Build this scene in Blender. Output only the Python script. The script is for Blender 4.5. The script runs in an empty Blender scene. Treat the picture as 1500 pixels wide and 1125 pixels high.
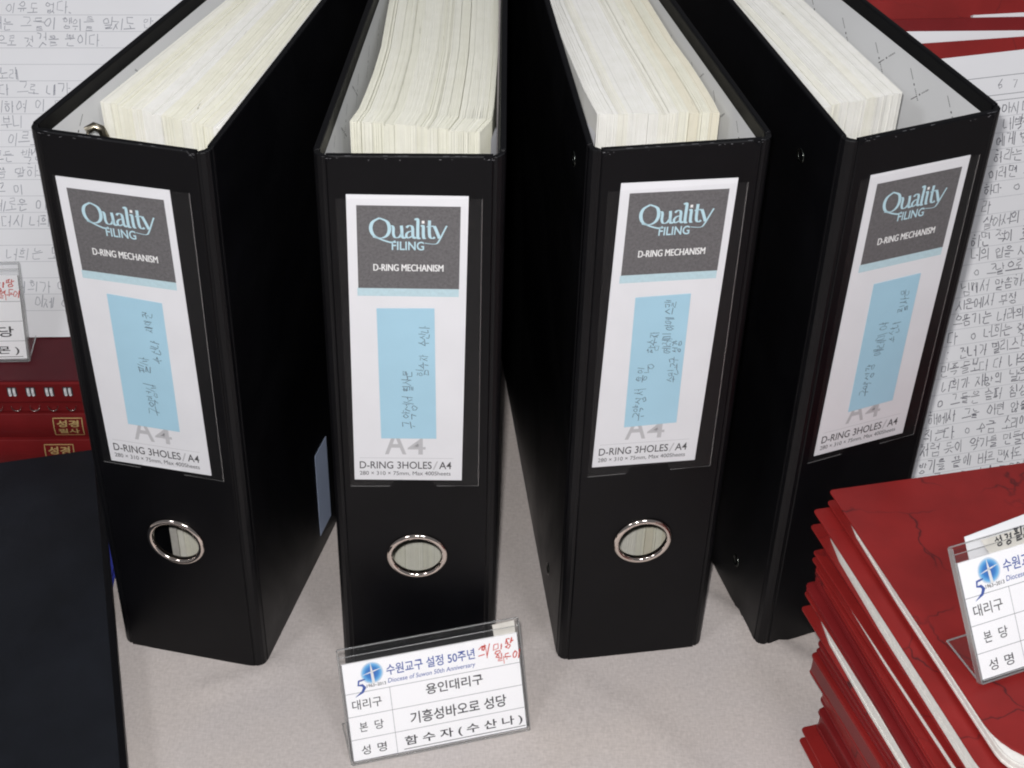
import bpy, math, random
from mathutils import Matrix, Vector
random.seed(7)
sc = bpy.context.scene
MM = 0.001

# ------------------------------------------------------------------ camera
cam_d = bpy.data.cameras.new('camera')
cam = bpy.data.objects.new('camera', cam_d)
sc.collection.objects.link(cam)
CAM_H = 660.37
FW = Vector((0.0, 0.7707, -0.6372)); RT = Vector((0.99955, 0.01918, 0.0232)); UP = Vector((-0.0301, 0.6369, 0.7704))
cam.matrix_world = Matrix(((RT.x, UP.x, -FW.x, 0), (RT.y, UP.y, -FW.y, 0), (RT.z, UP.z, -FW.z, CAM_H * MM), (0, 0, 0, 1)))
cam_d.sensor_fit = 'HORIZONTAL'
cam_d.angle = 2 * math.atan(750 / 2417.5)
cam_d.clip_start = 0.02
cam_d.clip_end = 50
sc.camera = cam

# ------------------------------------------------------------------ light: room light from the ceiling and the camera's flash
w = bpy.data.worlds.new('World'); sc.world = w; w.use_nodes = True
w.node_tree.nodes['Background'].inputs[0].default_value = (0.95, 0.95, 1.0, 1)
w.node_tree.nodes['Background'].inputs[1].default_value = 0.15

def area(name, loc, target, size, energy, col, sy=None):
    d = bpy.data.lights.new(name, 'AREA'); d.energy = energy; d.color = col
    d.shape = 'RECTANGLE'; d.size = size; d.size_y = sy or size
    o = bpy.data.objects.new(name, d); sc.collection.objects.link(o)
    o.location = loc
    o.rotation_euler = (Vector(target) - Vector(loc)).to_track_quat('-Z', 'Y').to_euler()
    return o
for loc_, e_ in (((-1.25, -0.65, 1.9), 8.5), ((0.75, -0.75, 2.0), 9.5), ((0.5, 1.3, 2.3), 6.5)):
    area('ceiling_light', loc_, (0, 0.7, 0), 0.42, e_, (0.95, 0.96, 1.0))
area('camera_flash', (-0.012, 0.012, 0.682), (0.0, 0.62, 0.1), 0.014, 5.0, (1.0, 0.975, 0.965), 0.010)
sc.cycles.pixel_filter_type = 'BLACKMAN_HARRIS'; sc.cycles.filter_width = 2.0
vs = sc.view_settings
vs.view_transform = 'Standard'; vs.look = 'None'; vs.gamma = 1; vs.exposure = 0

# ------------------------------------------------------------------ materials
def nt(name):
    m = bpy.data.materials.new(name); m.use_nodes = True
    return m, m.node_tree.nodes, m.node_tree.links, m.node_tree.nodes['Principled BSDF']
def noise(n, l, scale, detail=3, rough=.55, vec=None, dist=0):
    t = n.new('ShaderNodeTexNoise'); t.inputs['Scale'].default_value = scale
    t.inputs['Detail'].default_value = detail; t.inputs['Roughness'].default_value = rough
    t.inputs['Distortion'].default_value = dist
    if vec: l.new(vec, t.inputs['Vector'])
    return t
def ramp(n, l, src, stops):
    r = n.new('ShaderNodeValToRGB'); l.new(src, r.inputs[0])
    e = r.color_ramp.elements
    while len(e) < len(stops): e.new(.5)
    for i, (p, c) in enumerate(stops):
        e[i].position = p; e[i].color = tuple(c) + (1,) if len(c) == 3 else c
    return r
def bump(n, l, b, src, strength, dist):
    u = n.new('ShaderNodeBump'); u.inputs['Strength'].default_value = strength; u.inputs['Distance'].default_value = dist
    l.new(src, u.inputs['Height']); l.new(u.outputs[0], b.inputs['Normal'])
    return u
def simple(name, col, rough=.6, metal=0, spec=.5, var=0, vscale=60, bs=0, bscale=3000):
    m, n, l, b = nt(name)
    b.inputs['Roughness'].default_value = rough; b.inputs['Metallic'].default_value = metal
    b.inputs['Specular IOR Level'].default_value = spec
    tc = n.new('ShaderNodeTexCoord')
    if var:
        t = noise(n, l, vscale, 4, vec=tc.outputs['Object'])
        r = ramp(n, l, t.outputs[0], [(.3, [c * (1 - var) for c in col]), (.7, [min(1, c * (1 + var)) for c in col])])
        l.new(r.outputs[0], b.inputs['Base Color'])
    else:
        b.inputs['Base Color'].default_value = tuple(col) + (1,)
    if bs:
        t2 = noise(n, l, bscale, 2, vec=tc.outputs['Object'])
        bump(n, l, b, t2.outputs[0], bs, .0002)
    return m

def cloth_mat():
    m, n, l, b = nt('table_cloth_fabric')
    tc = n.new('ShaderNodeTexCoord')
    def stretched(sx, sy, sc_, det=2):
        mp = n.new('ShaderNodeMapping'); mp.inputs['Scale'].default_value = (sx, sy, 1); mp.inputs['Rotation'].default_value = (0, 0, .12)
        l.new(tc.outputs['Object'], mp.inputs[0]); return noise(n, l, sc_, det, vec=mp.outputs[0])
    warp = stretched(1, .16, 1500); weft = stretched(.16, 1, 1500); mot = stretched(1, 1, 520, 6); big = stretched(1, 1, 9, 3)
    a = n.new('ShaderNodeMath'); a.operation = 'ADD'; l.new(warp.outputs[0], a.inputs[0]); l.new(weft.outputs[0], a.inputs[1])
    a2 = n.new('ShaderNodeMath'); a2.operation = 'MULTIPLY_ADD'; l.new(mot.outputs[0], a2.inputs[0]); a2.inputs[1].default_value = 1.1; l.new(a.outputs[0], a2.inputs[2])
    r = ramp(n, l, a2.outputs[0], [(.95, (.455, .405, .395)), (2.0 if False else 1.0, (.6, .56, .55))])
    mr = n.new('ShaderNodeMapRange'); mr.inputs[1].default_value = 1.1; mr.inputs[2].default_value = 2.0
    l.new(a2.outputs[0], mr.inputs[0])
    r = ramp(n, l, mr.outputs[0], [(0, (.485, .445, .42)), (1, (.63, .58, .55))])
    mx = n.new('ShaderNodeMix'); mx.data_type = 'RGBA'; mx.blend_type = 'MULTIPLY'; mx.inputs[0].default_value = 1
    rb = ramp(n, l, big.outputs[0], [(.3, (.93, .935, .96)), (.7, (1, .98, .96))])
    l.new(r.outputs[0], mx.inputs[6]); l.new(rb.outputs[0], mx.inputs[7]); l.new(mx.outputs[2], b.inputs['Base Color'])
    b.inputs['Roughness'].default_value = .95; b.inputs['Specular IOR Level'].default_value = .15
    u = bump(n, l, b, mr.outputs[0], .35, .0002)
    wr = stretched(1, .45, 14, 3); u2 = n.new('ShaderNodeBump'); u2.inputs['Strength'].default_value = .5; u2.inputs['Distance'].default_value = .006
    l.new(wr.outputs[0], u2.inputs['Height']); l.new(u2.outputs[0], u.inputs['Normal'])
    return m

def vinyl_mat(name, col, rough=.4, grain=2600, bs=.25, spec=.4, dust=.6):
    m, n, l, b = nt(name)
    tc = n.new('ShaderNodeTexCoord')
    v = n.new('ShaderNodeTexVoronoi'); v.inputs['Scale'].default_value = grain; l.new(tc.outputs['Object'], v.inputs['Vector'])
    t = noise(n, l, 35, 5, vec=tc.outputs['Object']); sm = noise(n, l, 9, 4, .6, vec=tc.outputs['Object'], dist=1.2)
    u = bump(n, l, b, v.outputs['Distance'], bs, .00015)
    lf = noise(n, l, 26, 3, vec=tc.outputs['Object']); u2 = n.new('ShaderNodeBump'); u2.inputs['Strength'].default_value = .12; u2.inputs['Distance'].default_value = .0015
    l.new(lf.outputs[0], u2.inputs['Height']); l.new(u2.outputs[0], u.inputs['Normal'])
    r = ramp(n, l, t.outputs[0], [(.3, [c * .8 for c in col]), (.75, [c * 1.4 for c in col])])
    # fine dust and scuffs: sparse pale specks
    d = noise(n, l, 1500, 2, vec=tc.outputs['Object']); dm = noise(n, l, 18, 4, vec=tc.outputs['Object'])
    dr = ramp(n, l, d.outputs[0], [(.70, (0, 0, 0)), (.80, (1, 1, 1))]); dmr = ramp(n, l, dm.outputs[0], [(.45, (.12, .12, .12)), (.7, (1, 1, 1))])
    mu = n.new('ShaderNodeMath'); mu.operation = 'MULTIPLY'; l.new(dr.outputs[0], mu.inputs[0]); l.new(dmr.outputs[0], mu.inputs[1])
    m2 = n.new('ShaderNodeMath'); m2.operation = 'MULTIPLY'; m2.inputs[1].default_value = dust; l.new(mu.outputs[0], m2.inputs[0])
    mx = n.new('ShaderNodeMix'); mx.data_type = 'RGBA'; l.new(m2.outputs[0], mx.inputs[0]); l.new(r.outputs[0], mx.inputs[6]); mx.inputs[7].default_value = (.035, .034, .033, 1)
    l.new(mx.outputs[2], b.inputs['Base Color'])
    mr = n.new('ShaderNodeMapRange'); mr.inputs[1].default_value = .3; mr.inputs[2].default_value = .7; mr.inputs[3].default_value = rough - .09; mr.inputs[4].default_value = rough + .12
    l.new(sm.outputs[0], mr.inputs[0]); l.new(mr.outputs[0], b.inputs['Roughness'])
    b.inputs['Specular IOR Level'].default_value = spec
    return m

def red_mat(name, col, veins=True, rough=.5):
    m, n, l, b = nt(name)
    tc = n.new('ShaderNodeTexCoord')
    base = noise(n, l, 30, 5, vec=tc.outputs['Object'])
    r = ramp(n, l, base.outputs[0], [(.25, [c * .78 for c in col]), (.75, [c * 1.15 for c in col])])
    out = r.outputs[0]
    if veins:
        wv = noise(n, l, 22, 4, vec=tc.outputs['Object'])
        ad = n.new('ShaderNodeVectorMath'); ad.operation = 'MULTIPLY_ADD'
        l.new(wv.outputs['Color'], ad.inputs[0]); ad.inputs[1].default_value = (.05, .05, .05); l.new(tc.outputs['Object'], ad.inputs[2])
        v = n.new('ShaderNodeTexVoronoi'); v.feature = 'DISTANCE_TO_EDGE'; v.inputs['Scale'].default_value = 17
        l.new(ad.outputs[0], v.inputs['Vector'])
        line = ramp(n, l, v.outputs['Distance'], [(.0, (1, 1, 1)), (.013, (0, 0, 0))])
        mk = noise(n, l, 26, 2, vec=tc.outputs['Object']); mkr = ramp(n, l, mk.outputs[0], [(.42, (0, 0, 0)), (.62, (1, 1, 1))])
        mu = n.new('ShaderNodeMath'); mu.operation = 'MULTIPLY'; l.new(line.outputs[0], mu.inputs[0]); l.new(mkr.outputs[0], mu.inputs[1])
        m2 = n.new('ShaderNodeMath'); m2.operation = 'MULTIPLY'; m2.inputs[1].default_value = .85; l.new(mu.outputs[0], m2.inputs[0])
        mx = n.new('ShaderNodeMix'); mx.data_type = 'RGBA'; l.new(m2.outputs[0], mx.inputs[0]); l.new(out, mx.inputs[6])
        mx.inputs[7].default_value = (col[0] * .12, col[1] * .6, col[2] * .8, 1); out = mx.outputs[2]
    l.new(out, b.inputs['Base Color'])
    g = noise(n, l, 2400, 2, vec=tc.outputs['Object']); bump(n, l, b, g.outputs[0], .35, .0002)
    b.inputs['Roughness'].default_value = rough; b.inputs['Specular IOR Level'].default_value = .25
    return m

def paper_stack_mat():
    m, n, l, b = nt('stacked_sheets')
    a = n.new('ShaderNodeAttribute'); a.attribute_name = 'tone'
    tc = n.new('ShaderNodeTexCoord')
    mp = n.new('ShaderNodeMapping'); mp.inputs['Scale'].default_value = (1, .012, .012); l.new(tc.outputs['Object'], mp.inputs[0])
    t = noise(n, l, 2600, 3, vec=mp.outputs[0])
    t2 = noise(n, l, 160, 4, vec=tc.outputs['Object'])
    r = ramp(n, l, t.outputs[0], [(.22, (.86, .855, .83)), (.42, (1, 1, 1))])
    r2 = ramp(n, l, t2.outputs[0], [(.25, (.94, .94, .92)), (.7, (1, 1, 1))])
    mx = n.new('ShaderNodeMix'); mx.data_type = 'RGBA'; mx.blend_type = 'MULTIPLY'; mx.inputs[0].default_value = 1
    l.new(a.outputs['Color'], mx.inputs[6]); l.new(r.outputs[0], mx.inputs[7])
    # long thin dark gaps between sheets, running with the sheets
    mp3 = n.new('ShaderNodeMapping'); mp3.inputs['Scale'].default_value = (1, .03, .02); l.new(tc.outputs['Object'], mp3.inputs[0])
    t3 = noise(n, l, 900, 4, .6, vec=mp3.outputs[0], dist=.3); r3 = ramp(n, l, t3.outputs[0], [(.245, (.45, .43, .37)), (.285, (1, 1, 1))])
    mx3 = n.new('ShaderNodeMix'); mx3.data_type = 'RGBA'; mx3.blend_type = 'MULTIPLY'; mx3.inputs[0].default_value = 1
    l.new(mx.outputs[2], mx3.inputs[6]); l.new(r3.outputs[0], mx3.inputs[7]); mx = mx3
    mx2 = n.new('ShaderNodeMix'); mx2.data_type = 'RGBA'; mx2.blend_type = 'MULTIPLY'; mx2.inputs[0].default_value = 1
    l.new(mx.outputs[2], mx2.inputs[6]); l.new(r2.outputs[0], mx2.inputs[7])
    l.new(mx2.outputs[2], b.inputs['Base Color'])
    bump(n, l, b, t.outputs[0], .3, .0004)
    b.inputs['Roughness'].default_value = .9; b.inputs['Specular IOR Level'].default_value = .15
    return m

def clear_mat(name, haze=.03, gloss=.06, rough=.12, tint=(.97, .97, .97)):
    m, n, l, b = nt(name); n.remove(b)
    tr = n.new('ShaderNodeBsdfTransparent'); tr.inputs[0].default_value = tint + (1,)
    gl = n.new('ShaderNodeBsdfGlossy'); gl.inputs['Roughness'].default_value = rough
    df = n.new('ShaderNodeBsdfDiffuse'); df.inputs[0].default_value = (.8, .8, .8, 1)
    m1 = n.new('ShaderNodeMixShader'); m1.inputs[0].default_value = haze; l.new(tr.outputs[0], m1.inputs[1]); l.new(df.outputs[0], m1.inputs[2])
    lw = n.new('ShaderNodeLayerWeight'); lw.inputs[0].default_value = .35
    ma = n.new('ShaderNodeMath'); ma.operation = 'MULTIPLY_ADD'; l.new(lw.outputs['Facing'], ma.inputs[0]); ma.inputs[1].default_value = gloss * 2.5; ma.inputs[2].default_value = gloss * .5
    m2 = n.new('ShaderNodeMixShader'); l.new(ma.outputs[0], m2.inputs[0]); l.new(m1.outputs[0], m2.inputs[1]); l.new(gl.outputs[0], m2.inputs[2])
    l.new(m2.outputs[0], n['Material Output'].inputs[0])
    return m

def logo_disc_mat():
    m, n, l, b = nt('printed_blue_disc')
    tc = n.new('ShaderNodeTexCoord')
    ln = n.new('ShaderNodeVectorMath'); ln.operation = 'LENGTH'; l.new(tc.outputs['UV'], ln.inputs[0])
    r = ramp(n, l, ln.outputs['Value'], [(0, (.03, .10, .42)), (.55, (.04, .22, .58)), (.8, (.16, .46, .78)), (1.0, (.72, .78, .84))])
    l.new(r.outputs[0], b.inputs['Base Color']); b.inputs['Roughness'].default_value = .5
    return m

M = dict(
    cloth=cloth_mat(),
    black=vinyl_mat('black_leatherette', (.0018, .0018, .0026), rough=.42, spec=.19),
    hinge=vinyl_mat('black_hinge_vinyl', (.0024, .0024, .0032), rough=.42, bs=.4, grain=1500, spec=.24),
    navy=vinyl_mat('navy_cover', (.0062, .0075, .011), rough=.60, grain=1500, bs=.35, spec=.25),
    blue=simple('blue_cover', (.03, .04, .30), .4, var=.15),
    lining=simple('lining_paper', (.69, .70, .71), .75, var=.035, vscale=14, bs=.1),
    mark=simple('lining_print', (.035, .035, .04), .7),
    sheets=paper_stack_mat(),
    bcard=simple('bright_card', (.95, .95, .97), .5),
    card=simple('white_card', (.72, .725, .755), .42, var=.025, vscale=40, bs=.1, bscale=1500),
    hdr=simple('grey_print', (.115, .111, .116), .5, var=.22, vscale=900),
    strip=simple('pale_blue_print', (.46, .62, .68), .5, var=.06, vscale=600),
    note=simple('blue_sticky_paper', (.36, .58, .71), .75, var=.04, vscale=25),
    qual=simple('pale_blue_ink', (.46, .66, .74), .5),
    wink=simple('white_ink', (.80, .80, .80), .5),
    a4=simple('grey_ink', (.47, .47, .49), .6),
    ink=simple('dark_ink', (.035, .035, .04), .6),
    dkgrey=simple('charcoal_ink', (.06, .06, .065), .6),
    pen=simple('pen_ink', (.07, .09, .12), .6),
    pencil=simple('pencil_line', (.10, .10, .125), .7),
    pale_pencil=simple('faint_pencil_line', (.27, .28, .32), .7),
    rule=simple('ruled_line_ink', (.42, .43, .46), .7),
    rule_dark=simple('ruled_line_dark', (.22, .23, .25), .7),
    blueink=simple('blue_ink', (.04, .09, .36), .6),
    redink=simple('red_ink', (.62, .06, .04), .6),
    disc=logo_disc_mat(),
    page=simple('page_paper', (.75, .755, .775), .8, var=.03, vscale=12, bs=.08, bscale=1200),
    edge=simple('page_edges', (.78, .77, .73), .85, var=.07, vscale=500, bs=.3, bscale=2500),
    chrome=simple('nickel_metal', (.78, .70, .64), .09, 1, var=.04),
    darkmetal=simple('dark_metal', (.10, .11, .10), .22, 1),
    wire=simple('pale_wire', (.92, .92, .94), .3, .15),
    steel=simple('dull_steel', (.30, .27, .21), .30, 1),
    pocket=clear_mat('clear_pocket_film', haze=.006, gloss=.014, rough=.22),
    weld=clear_mat('pocket_weld', haze=.05, gloss=.10, rough=.3),
    acrylic=clear_mat('clear_acrylic', haze=.006, gloss=.03, rough=.05, tint=(.995, .995, .995)),
    acredge=clear_mat('acrylic_edge', haze=.22, gloss=.22, rough=.2, tint=(.88, .89, .88)),
    red=red_mat('red_leatherette', (.235, .0165, .0155), rough=.38),
    redplain=red_mat('dark_red_cover', (.175, .0135, .015), veins=False, rough=.30),
    reddeep=red_mat('deep_red_cover', (.085, .009, .014), veins=False, rough=.5),
    gold=simple('gold_foil', (.80, .60, .26), .45, .55),
    scuff_glint=simple('pale_wear_and_glint', (.16, .16, .17), .5),  # also colours the painted glints on the spine's top edge
    sticker=simple('pale_blue_label', (.42, .50, .68), .5, var=.04),
    easel=simple('black_board', (.02, .02, .02), .6),
    tape=simple('hazy_tape', (.62, .60, .55), .5, var=.08, vscale=200),
)

# ------------------------------------------------------------------ builders (all measures in mm)
class MB:
    def __init__(s): s.v = []; s.f = []; s.m = []; s.c = []; s.uv = None
    def quad(s, *p, m=0):
        i = len(s.v); s.v += [tuple(q) for q in p]; s.f.append(tuple(range(i, i + len(p)))); s.m.append(m)
    def box(s, x0, y0, z0, x1, y1, z1, m=0):
        i = len(s.v)
        s.v += [(x0, y0, z0), (x1, y0, z0), (x1, y1, z0), (x0, y1, z0), (x0, y0, z1), (x1, y0, z1), (x1, y1, z1), (x0, y1, z1)]
        for f in ((0, 3, 2, 1), (4, 5, 6, 7), (0, 1, 5, 4), (1, 2, 6, 5), (2, 3, 7, 6), (3, 0, 4, 7)):
            s.f.append(tuple(i + k for k in f)); s.m.append(m)
    def prism(s, pts, zf0, zf1, m=0):
        """pts counter-clockwise (x,y); zf0/zf1 numbers or functions of (x,y)"""
        f0 = zf0 if callable(zf0) else (lambda x, y: zf0); f1 = zf1 if callable(zf1) else (lambda x, y: zf1)
        i = len(s.v); k = len(pts)
        s.v += [(x, y, f0(x, y)) for x, y in pts] + [(x, y, f1(x, y)) for x, y in pts]
        s.f.append(tuple(i + j for j in reversed(range(k)))); s.m.append(m)
        s.f.append(tuple(i + k + j for j in range(k))); s.m.append(m)
        for j in range(k):
            a, b = j, (j + 1) % k
            s.f.append((i + a, i + b, i + k + b, i + k + a)); s.m.append(m)
    def rect(s, x0, y0, x1, y1, z=0, m=0): s.quad((x0, y0, z), (x1, y0, z), (x1, y1, z), (x0, y1, z), m=m)
    def ribbon(s, pts, wd, z=0, m=0):
        n = len(pts)
        if n < 2: return
        L = []; R = []
        for k in range(n):
            a = pts[max(k - 1, 0)]; b = pts[min(k + 1, n - 1)]
            dx, dy = b[0] - a[0], b[1] - a[1]; d = math.hypot(dx, dy) or 1
            ww = (wd(k, dx / d, dy / d) if callable(wd) else wd) / 2
            nx, ny = -dy / d * ww, dx / d * ww
            L.append((pts[k][0] + nx, pts[k][1] + ny, z)); R.append((pts[k][0] - nx, pts[k][1] - ny, z))
        i = len(s.v); s.v += L + R
        for k in range(n - 1):
            s.f.append((i + n + k, i + n + k + 1, i + k + 1, i + k)); s.m.append(m)
    def tube(s, pts, r, seg=8, closed=False, m=0):
        n = len(pts); i = len(s.v); P = [Vector(p) for p in pts]
        for k in range(n):
            a = P[(k - 1) % n] if closed else P[max(k - 1, 0)]; b = P[(k + 1) % n] if closed else P[min(k + 1, n - 1)]
            t = (b - a).normalized(); ref = Vector((0, 0, 1)) if abs(t.z) < .9 else Vector((1, 0, 0))
            u = t.cross(ref).normalized(); v = t.cross(u)
            for j in range(seg):
                q = 2 * math.pi * j / seg
                s.v.append(tuple(P[k] + u * r * math.cos(q) + v * r * math.sin(q)))
        for k in range(n if closed else n - 1):
            for j in range(seg):
                a = i + k * seg + j; b = i + k * seg + (j + 1) % seg; k2 = (k + 1) % n
                s.f.append((a, b, i + k2 * seg + (j + 1) % seg, i + k2 * seg + j)); s.m.append(m)
        if not closed:
            s.f.append(tuple(i + j for j in range(seg))); s.m.append(m)
            s.f.append(tuple(i + (n - 1) * seg + j for j in reversed(range(seg)))); s.m.append(m)
    def lathe(s, prof, seg=64, m=0):
        """closed profile of (radius, y) turned round the Y axis"""
        i = len(s.v); n = len(prof)
        for k in range(seg):
            q = 2 * math.pi * k / seg
            for (r, y) in prof: s.v.append((r * math.cos(q), y, r * math.sin(q)))
        for k in range(seg):
            for j in range(n):
                a = i + k * n + j; b = i + k * n + (j + 1) % n; c = i + ((k + 1) % seg) * n
                s.f.append((a, b, c + (j + 1) % n, c + j)); s.m.append(m)
    def build(s, name, mats, parent=None, loc=(0, 0, 0), rot=(0, 0, 0), smooth=False, bevel=0, tone=None, matrix=None):
        me = bpy.data.meshes.new(name)
        me.from_pydata([(x * MM, y * MM, z * MM) for x, y, z in s.v], [], s.f)
        for mt in (mats if isinstance(mats, (list, tuple)) else [mats]): me.materials.append(mt)
        if any(s.m): me.polygons.foreach_set('material_index', s.m)
        if smooth: me.polygons.foreach_set('use_smooth', [True] * len(me.polygons))
        if tone:
            ca = me.color_attributes.new('tone', 'FLOAT_COLOR', 'POINT')
            ca.data.foreach_set('color', [c for t in tone for c in (t[0], t[1], t[2], 1)])
        if s.uv:
            ul = me.uv_layers.new(name='UVMap')
            for lp in me.loops: ul.data[lp.index].uv = s.uv[lp.vertex_index]
        me.update()
        o = bpy.data.objects.new(name, me); sc.collection.objects.link(o)
        if parent: o.parent = parent
        if matrix is not None: o.matrix_local = matrix
        else: o.location = [c * MM for c in loc]; o.rotation_euler = rot
        if bevel:
            b = o.modifiers.new('bevel', 'BEVEL'); b.width = bevel * MM; b.segments = 2; b.limit_method = 'ANGLE'; b.angle_limit = math.radians(50)
            b.harden_normals = False
        return o

def thing(name, label, cat, loc=(0, 0, 0), rz=0, group=None, matrix=None):
    o = bpy.data.objects.new(name, None); sc.collection.objects.link(o); o.empty_display_size = .02
    if matrix is not None: o.matrix_world = matrix
    else: o.location = [c * MM for c in loc]; o.rotation_euler = (0, 0, rz)
    o['label'] = label; o['category'] = cat
    if group: o['group'] = group
    return o
def frame(O, a1, a2):
    a1 = Vector(a1).normalized(); a2 = Vector(a2); a2 = (a2 - a1 * a2.dot(a1)).normalized(); n = a1.cross(a2)
    return Matrix(((a1.x, a2.x, n.x, O[0] * MM), (a1.y, a2.y, n.y, O[1] * MM), (a1.z, a2.z, n.z, O[2] * MM), (0, 0, 0, 1)))

# ---- printed type: font outlines fitted to a box
def type_mesh(mb, body, x0, y0, x1, y1, z=0, m=0, bold=0, shear=0, rot=0, keep=False):
    cu = bpy.data.curves.new('t', 'FONT'); cu.body = body; cu.size = 10; cu.offset = bold; cu.shear = shear; cu.resolution_u = 4
    o = bpy.data.objects.new('t', cu); sc.collection.objects.link(o)
    bpy.context.view_layer.update()
    me = bpy.data.meshes.new_from_object(o.evaluated_get(bpy.context.evaluated_depsgraph_get()))
    vs_ = [v.co.copy() for v in me.vertices]
    if vs_:
        ax, bx = min(v.x for v in vs_), max(v.x for v in vs_); ay, by = min(v.y for v in vs_), max(v.y for v in vs_)
        sx = (x1 - x0) / max(bx - ax, 1e-6); sy = (y1 - y0) / max(by - ay, 1e-6)
        i = len(mb.v); c, s_ = math.cos(rot), math.sin(rot)
        for v in vs_:
            X = x0 + (v.x - ax) * sx; Y = y0 + (v.y - ay) * sy
            if rot:
                dx, dy = X - x0, Y - y0; X, Y = x0 + dx * c - dy * s_, y0 + dx * s_ + dy * c
            mb.v.append((X, Y, z))
        for p in me.polygons: mb.f.append(tuple(i + k for k in p.vertices)); mb.m.append(m)
    bpy.data.objects.remove(o); bpy.data.curves.remove(cu); bpy.data.meshes.remove(me)

# ---- handwriting: Hangul syllables made of pen strokes
def arc(cx, cy, rx, ry, a0=0, a1=360, n=9):
    return [(cx + rx * math.cos(math.radians(a0 + (a1 - a0) * k / (n - 1))), cy + ry * math.sin(math.radians(a0 + (a1 - a0) * k / (n - 1)))) for k in range(n)]
O_ = [arc(.5, .45, .42, .42, 100, 470)]
CO = {'ㄱ': [[(.05, .95), (.95, .95), (.9, .5), (.6, 0)]], 'ㄴ': [[(.1, 1), (.1, .1), (.3, 0), (1, .1)]], 'ㄷ': [[(.95, 1), (.1, .95), (.1, .05), (1, .05)]],
      'ㄹ': [[(.1, 1), (.9, 1), (.85, .6), (.15, .5), (.1, .05), (1, .05)]], 'ㅁ': [[(.1, 1), (.15, 0), (.9, .05), (.95, .95), (.1, 1)]],
      'ㅂ': [[(.1, 1), (.15, 0), (.9, 0), (.9, 1)], [(.1, .5), (.9, .5)]], 'ㅅ': [[(.55, 1), (.4, .5), (0, 0)], [(.5, .6), (1, .05)]], 'ㅇ': O_,
      'ㅈ': [[(.05, .95), (.9, .95), (.5, .5), (0, 0)], [(.5, .5), (1, 0)]], 'ㅊ': [[(.35, 1.15), (.65, 1.1)], [(.05, .85), (.9, .85), (.5, .45), (0, 0)], [(.5, .45), (1, 0)]],
      'ㅋ': [[(.05, .95), (.95, .95), (.85, .4), (.6, 0)], [(.05, .55), (.85, .55)]], 'ㅌ': [[(.95, 1), (.1, 1), (.1, 0), (1, 0)], [(.1, .5), (.9, .5)]],
      'ㅍ': [[(0, 1), (1, 1)], [(.3, 1), (.35, .1)], [(.7, 1), (.65, .1)], [(0, .05), (1, .1)]], 'ㅎ': [[(.35, 1.15), (.65, 1.1)], [(.05, .85), (.95, .85)], arc(.5, .32, .32, .32, 100, 460)]}
INI = 'ㄱㄲㄴㄷㄸㄹㅁㅂㅃㅅㅆㅇㅈㅉㅊㅋㅌㅍㅎ'
DBL = {'ㄲ': 'ㄱㄱ', 'ㄸ': 'ㄷㄷ', 'ㅃ': 'ㅂㅂ', 'ㅆ': 'ㅅㅅ', 'ㅉ': 'ㅈㅈ', 'ㄳ': 'ㄱㅅ', 'ㄵ': 'ㄴㅈ', 'ㄶ': 'ㄴㅎ', 'ㄺ': 'ㄹㄱ', 'ㄻ': 'ㄹㅁ', 'ㄼ': 'ㄹㅂ', 'ㄽ': 'ㄹㅅ', 'ㄾ': 'ㄹㅌ', 'ㄿ': 'ㄹㅍ', 'ㅀ': 'ㄹㅎ', 'ㅄ': 'ㅂㅅ'}
FIN = ['', 'ㄱ', 'ㄲ', 'ㄳ', 'ㄴ', 'ㄵ', 'ㄶ', 'ㄷ', 'ㄹ', 'ㄺ', 'ㄻ', 'ㄼ', 'ㄽ', 'ㄾ', 'ㄿ', 'ㅀ', 'ㅁ', 'ㅂ', 'ㅄ', 'ㅅ', 'ㅆ', 'ㅇ', 'ㅈ', 'ㅊ', 'ㅋ', 'ㅌ', 'ㅍ', 'ㅎ']
VV = {0: ('v', 'r'), 1: ('vv', 'r'), 2: ('v', 'rr'), 3: ('vv', 'rr'), 4: ('v', 'l'), 5: ('vv', 'l'), 6: ('v', 'll'), 7: ('vv', 'll'), 20: ('v', '')}
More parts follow.
